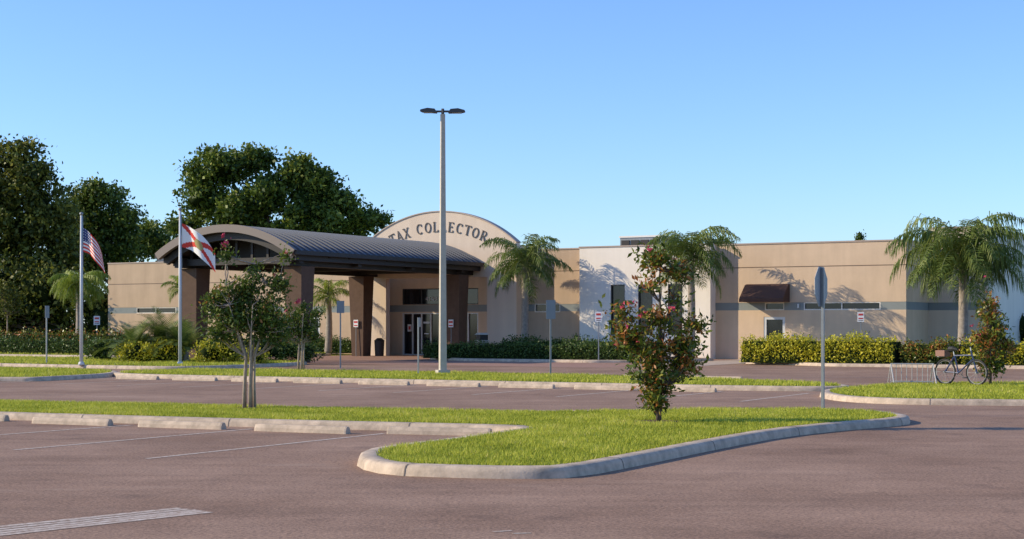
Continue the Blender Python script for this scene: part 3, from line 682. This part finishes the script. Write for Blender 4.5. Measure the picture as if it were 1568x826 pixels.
def hedge(name,p0,p1,wd,h,mat='hedge',n=5000,ls=.09):
    p0=np.array(p0);p1=np.array(p1); L=np.linalg.norm(p1-p0); d=(p1-p0)/L; nn=np.array([-d[1],d[0]])
    e=empty(name,(*p0,0)); a=R.uniform(0,1,n)*L; hm=h*(1+.10*np.sin(a*2.1+p0[0])+.07*np.sin(a*5.3)+.05*np.sin(a*11))
    th=R.uniform(0,math.pi,n); rr=R.uniform(.8,1.08,n)
    off=np.sign(np.cos(th))*np.abs(np.cos(th))**.6*wd/2*rr; z=np.abs(np.sin(th))**.6*hm*rr*R.uniform(.55,1,n)**.5
    C=np.zeros((n,3)); C[:,:2]=p0+d*a[:,None]+nn*off[:,None]; C[:,2]=z+.1
    cl=np.sin(C[:,0]*4.1)*np.sin(C[:,1]*3.7)*np.sin(C[:,2]*6); T=np.clip(.5+.2*cl+R.normal(0,.18,n),0,1)
    fastmesh('foliage',leaves(C,ls,.6,.3),4,T,mat,e)
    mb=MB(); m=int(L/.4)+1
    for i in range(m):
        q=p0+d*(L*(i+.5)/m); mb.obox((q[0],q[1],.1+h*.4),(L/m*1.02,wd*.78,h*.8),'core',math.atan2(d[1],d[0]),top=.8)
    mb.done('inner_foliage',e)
hd=lambda s,t:W(s,t)[:2]
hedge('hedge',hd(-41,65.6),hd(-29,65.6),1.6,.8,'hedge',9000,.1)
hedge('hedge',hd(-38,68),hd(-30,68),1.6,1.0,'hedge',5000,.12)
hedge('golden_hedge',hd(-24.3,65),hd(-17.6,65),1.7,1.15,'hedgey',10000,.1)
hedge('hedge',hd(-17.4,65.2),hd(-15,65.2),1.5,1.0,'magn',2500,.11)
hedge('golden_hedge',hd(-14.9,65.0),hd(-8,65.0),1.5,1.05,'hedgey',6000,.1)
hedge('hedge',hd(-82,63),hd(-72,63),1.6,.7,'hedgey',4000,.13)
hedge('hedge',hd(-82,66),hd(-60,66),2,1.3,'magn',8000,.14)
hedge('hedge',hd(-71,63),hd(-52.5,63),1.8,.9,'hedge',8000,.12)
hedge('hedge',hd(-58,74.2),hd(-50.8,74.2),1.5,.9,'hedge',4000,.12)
def shrub(name,base,blobs,n,ls,mat,asp=.5,up=.4,per=14,cr=.12):
    e=empty(name,base)
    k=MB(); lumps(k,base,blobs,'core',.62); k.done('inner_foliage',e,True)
    C,T,_=blobpts(base,blobs,n,per,cr,.6); C[:,2]=np.maximum(C[:,2],.14); fastmesh('foliage',leaves(C,ls,asp,up),4,T,mat,e)
shrub('golden_shrub',(-12.2,65.5,.1),[((-.4,0,.5),(.7,.7,.6)),((.4,0,.6),(.6,.6,.6))],160,.12,'hedgey')
shrub('golden_shrub',(-15.4,67,.1),[((-.6,0,.4),(.9,.7,.5)),((.6,0,.4),(.9,.6,.5))],180,.12,'hedgey')
shrub('golden_shrub',(-10.6,64.8,.1),[((0,0,.3),(.5,.5,.4))],60,.1,'hedgey')
shrub('dark_shrub',(-10.2,69,.1),[((-1.2,0,.6),(.9,.7,.6)),((0,0,.5),(.9,.7,.5)),((1.0,0,.45),(.8,.7,.45))],260,.12,'hedge')
shrub('dark_shrub',(-17.6,71,.1),[((-1.0,0,.5),(.9,.7,.5)),((.4,0,.5),(.9,.7,.5))],200,.12,'hedge')
def palmetto(base,L,n,seed,mat='palm'):
    Rp=np.random.RandomState(seed); e=empty('cycad_plant',base); V=[];T=[]
    for k in range(n):
        az=Rp.uniform(0,6.28); el=Rp.uniform(.35,1.5); p=np.array(base,float)+np.array([0,0,.4]); hdv=np.array([math.cos(az),math.sin(az)]); pts=[p.copy()]; Lk=L*Rp.uniform(.7,1.1)
        for i in range(14):
            ee=el-1.3*(i/14)**1.6; p=p+np.array([hdv[0]*math.cos(ee),hdv[1]*math.cos(ee),math.sin(ee)])*Lk/14; pts.append(p.copy())
        side=np.array([-hdv[1],hdv[0],0])
        for i in range(2,15):
            fw=pts[i]-pts[i-1]; fw/=np.linalg.norm(fw)
            for sg in (-1,1):
                for rp in (0,.5):
                    q=pts[i]-fw*Lk/14*rp; d=side*sg+fw*.6+np.array([0,0,.15]); d/=np.linalg.norm(d); w=fw*.024; l=.36*math.sin(math.pi*(.1+.85*i/15.))
                    V+=[q-w,q+w,q+d*l+w*.2,q+d*l-w*.2]; T.append(np.clip(Rp.normal(.45,.2),0,1))
    fastmesh('fronds',np.array(V),4,T,mat,e)
    k=MB(); k.poly([base,(base[0],base[1],base[2]+.6)],[.2,.14],'palmtrunk'); k.done('trunk',e)
palmetto((-15.2,68.5,.1),2.4,60,2); palmetto((-14.1,67.6,.1),1.9,50,3); palmetto((-16.4,68,.1),1.9,44,4)

def stemtree(name,base,stems,blobs,ncl,per,cr,ls,asp,mat,bark,flowers=(),shell=.1,twig=.012):
    e=empty(name,base); mb=MB(); b=Vector(base)
    C,T,cc=blobpts(base,blobs,ncl,per,cr,shell)
    ends=[]
    for st in stems:
        pts=[b+Vector(p) for p in st[0]]; mb.poly(pts,st[1],bark,7); ends+=pts[1:]
    E=np.array([list(p) for p in ends])
    for c in cc[::2]:
        low=E[E[:,2]<c[2]+.05]
        if len(low)==0: low=E
        j=np.argmin(np.linalg.norm(low-c,axis=1)+.4*np.abs(low[:,2]-c[2]+.3)); s=Vector(low[j]); ev=Vector(c); mid=(s+ev)/2+Vector((R.normal(0,.03),R.normal(0,.03),-.03))
        mb.poly([s,mid,ev],[twig,twig*.7,twig*.3],bark,4,False)
    mb.done('trunk',e,True)
    fastmesh('foliage',leaves(C,ls,asp,.3),4,T,mat,e)
    if flowers:
        f=MB()
        for p,r,n in flowers:
            for i in range(n):
                c=b+Vector(p)+Vector(R.normal(0,r*.5,3)); s=.018+.01*R.rand(); d=[Vector(R.normal(0,s,3)) for _ in range(4)]
                f.add([c+q for q in d],[(0,1,2),(0,2,3),(0,1,3),(1,2,3)],'flower')
        f.done('flowers',e)
cb=[((-.25,0,1.72),(.62,.5,.5)),((.36,0,1.75),(.45,.45,.5)),((-.06,.1,2.3),(.45,.4,.38)),((-.58,0,2.15),(.26,.3,.28)),((.55,0,2.35),(.2,.2,.28)),((-.44,0,2.95),(.07,.07,.33)),((.68,0,2.9),(.06,.06,.38)),((.5,.1,1.4),(.33,.3,.25)),((-.55,0,1.45),(.33,.3,.25)),((.1,0,2.65),(.12,.12,.2)),((-.75,0,1.9),(.14,.2,.3))]
stm=[]
for i in range(5):
    a=i*1.26; dx,dy=math.cos(a),math.sin(a)
    stm.append(([(.11*dx,.11*dy,0),(.10*dx,.10*dy,.5),(.09*dx+.02,.1*dy,1.0),(.25*dx,.25*dy,1.5),(.42*dx,.4*dy,2.0)],[.034,.028,.022,.016,.008]))
stm.append(([(-.05,0,.9),(-.3,0,1.6),(-.45,0,2.4),(-.45,0,3.2)],[.02,.014,.009,.005])); stm.append(([(.05,0,.9),(.3,0,1.6),(.55,0,2.3),(.72,0,3.1)],[.02,.014,.009,.005])); stm.append(([(0,.05,.9),(0,.1,1.8),(.1,0,2.8)],[.02,.012,.005]))
stemtree('crape_myrtle_tree',(-5.1,30.4,.12),stm,cb,440,20,.075,.08,.55,'crape','crapebark',[((-.46,0,3.2),.08,18),((-.5,0,3.35),.05,12),((.72,0,3.0),.05,14),((.95,0,2.1),.04,8),((.5,-.1,2.6),.03,4)])
mbz=[((-.1,0,.98),(.5,.45,.45)),((-.48,0,1.4),(.36,.35,.3)),((.38,0,1.3),(.36,.36,.38)),((0,0,1.7),(.38,.38,.28)),((.62,0,1.62),(.18,.2,.2)),((0,0,.55),(.3,.3,.28)),((-.05,0,.3),(.2,.2,.16)),((-.6,0,1.78),(.17,.2,.2)),((-.05,0,2.68),(.30,.28,.22)),((.33,0,2.5),(.24,.24,.2)),((-.12,0,2.3),(.18,.2,.16)),((.27,0,2.0),(.17,.2,.2)),((-.2,0,2.85),(.15,.15,.12)),((.42,0,.95),(.22,.25,.25))]
ms=[([(0,0,0),(0,0,.5),(.03,0,1.2),(.02,0,2.0),(.02,0,2.7)],[.05,.04,.03,.02,.01]),([(0,0,.1),(-.12,.05,.6),(-.4,0,1.3),(-.6,0,1.8)],[.035,.025,.015,.008]),([(0,0,.1),(.12,-.05,.6),(.35,0,1.1),(.6,0,1.6)],[.035,.025,.015,.008]),([(.03,0,1.2),(.2,0,2.0),(.35,0,2.5)],[.02,.014,.008])]
fl=[((-.45,-.2,2.0),.05,7),((-.6,-.1,1.95),.04,7),((-.3,-.3,1.8),.04,6),((-.55,-.2,1.6),.04,5),((-.35,-.2,1.35),.04,5),((-.2,-.2,2.9),.04,5),((-.7,0,1.3),.04,5),((.2,-.3,1.9),.04,5)]
stemtree('magnolia_tree',(2.45,26.2,.12),ms,mbz,400,13,.085,.11,.42,'magn','bark',fl,.15)
mb2=[((0,0,.7),(.42,.4,.4)),((-.1,0,1.2),(.42,.4,.4)),((.15,0,1.35),(.4,.4,.4)),((0,0,1.8),(.34,.3,.35)),((0,0,2.2),(.2,.2,.25)),((.4,0,1.0),(.2,.2,.25)),((0,0,.4),(.3,.3,.2))]
stemtree('magnolia_tree',(12.75,41.8,.12),[([(0,0,0),(.02,0,1.2),(0,0,2.3)],[.045,.03,.01])],mb2,260,12,.09,.12,.45,'magn','bark',fl[3:6],.15)
cb2=[((x*.9,y,z*.85),tuple(q*.9 for q in r)) for (x,y,z),r in cb if z<2.7]
stemtree('crape_myrtle_tree',(-7.3,54.2,.12),[s for s in stm[:5]],cb2,240,18,.09,.095,.5,'crape','crapebark',[((-.1,0,2.4),.06,18),((-.5,0,2.1),.05,10)])
stemtree('crape_myrtle_tree',(-32.2,100,.1),[([(0,0,0),(0,0,2.2)],[.06,.03])],[((0,0,2.8),(1,.8,.8)),((-.4,0,3.8),(.6,.6,.7)),((.3,0,3.4),(.6,.6,.6))],160,14,.2,.16,.5,'oak2','crapebark')

# ---------------------------------------------------------------- light, sky, camera
saz=math.radians(181); E=math.radians(26)
sv=Vector((math.cos(saz)*math.cos(E),math.sin(saz)*math.cos(E),math.sin(E)))
sd=bpy.data.lights.new('sun','SUN'); sd.energy=5.0; sd.angle=math.radians(.5); sd.color=(1,.86,.62)
so=bpy.data.objects.new('sun',sd); so.rotation_euler=(-sv).to_track_quat('-Z','Y').to_euler(); so.location=(-40,10,40); scene.collection.objects.link(so)
w=bpy.data.worlds.new('World'); scene.world=w; w.use_nodes=True; nt=w.node_tree
bg=nt.nodes['Background']; sk=nt.nodes.new('ShaderNodeTexSky'); sk.sky_type='NISHITA'; sk.sun_disc=False
sk.sun_elevation=E; sk.sun_rotation=math.atan2(sv.x,sv.y); sk.air_density=1.0; sk.dust_density=.3; sk.ozone_density=2.5
x=nt.nodes.new('ShaderNodeMix'); x.data_type='RGBA'; x.blend_type='MULTIPLY'; x.inputs[0].default_value=1; x.inputs[7].default_value=(.86,1.08,1.50,1)
nt.links.new(sk.outputs[0],x.inputs[6]); nt.links.new(x.outputs[2],bg.inputs['Color']); bg.inputs['Strength'].default_value=.15
camd=bpy.data.cameras.new('camera'); co=bpy.data.objects.new('camera',camd); scene.collection.objects.link(co)
co.location=(0,0,1.75); co.rotation_euler=(math.radians(90),0,0)
camd.sensor_width=36; camd.lens=2400/1568*36; camd.shift_y=84/1568; camd.clip_end=3000; camd.clip_start=.1
scene.camera=co
scene.view_settings.view_transform='Standard'; scene.view_settings.look='None'; scene.view_settings.exposure=0
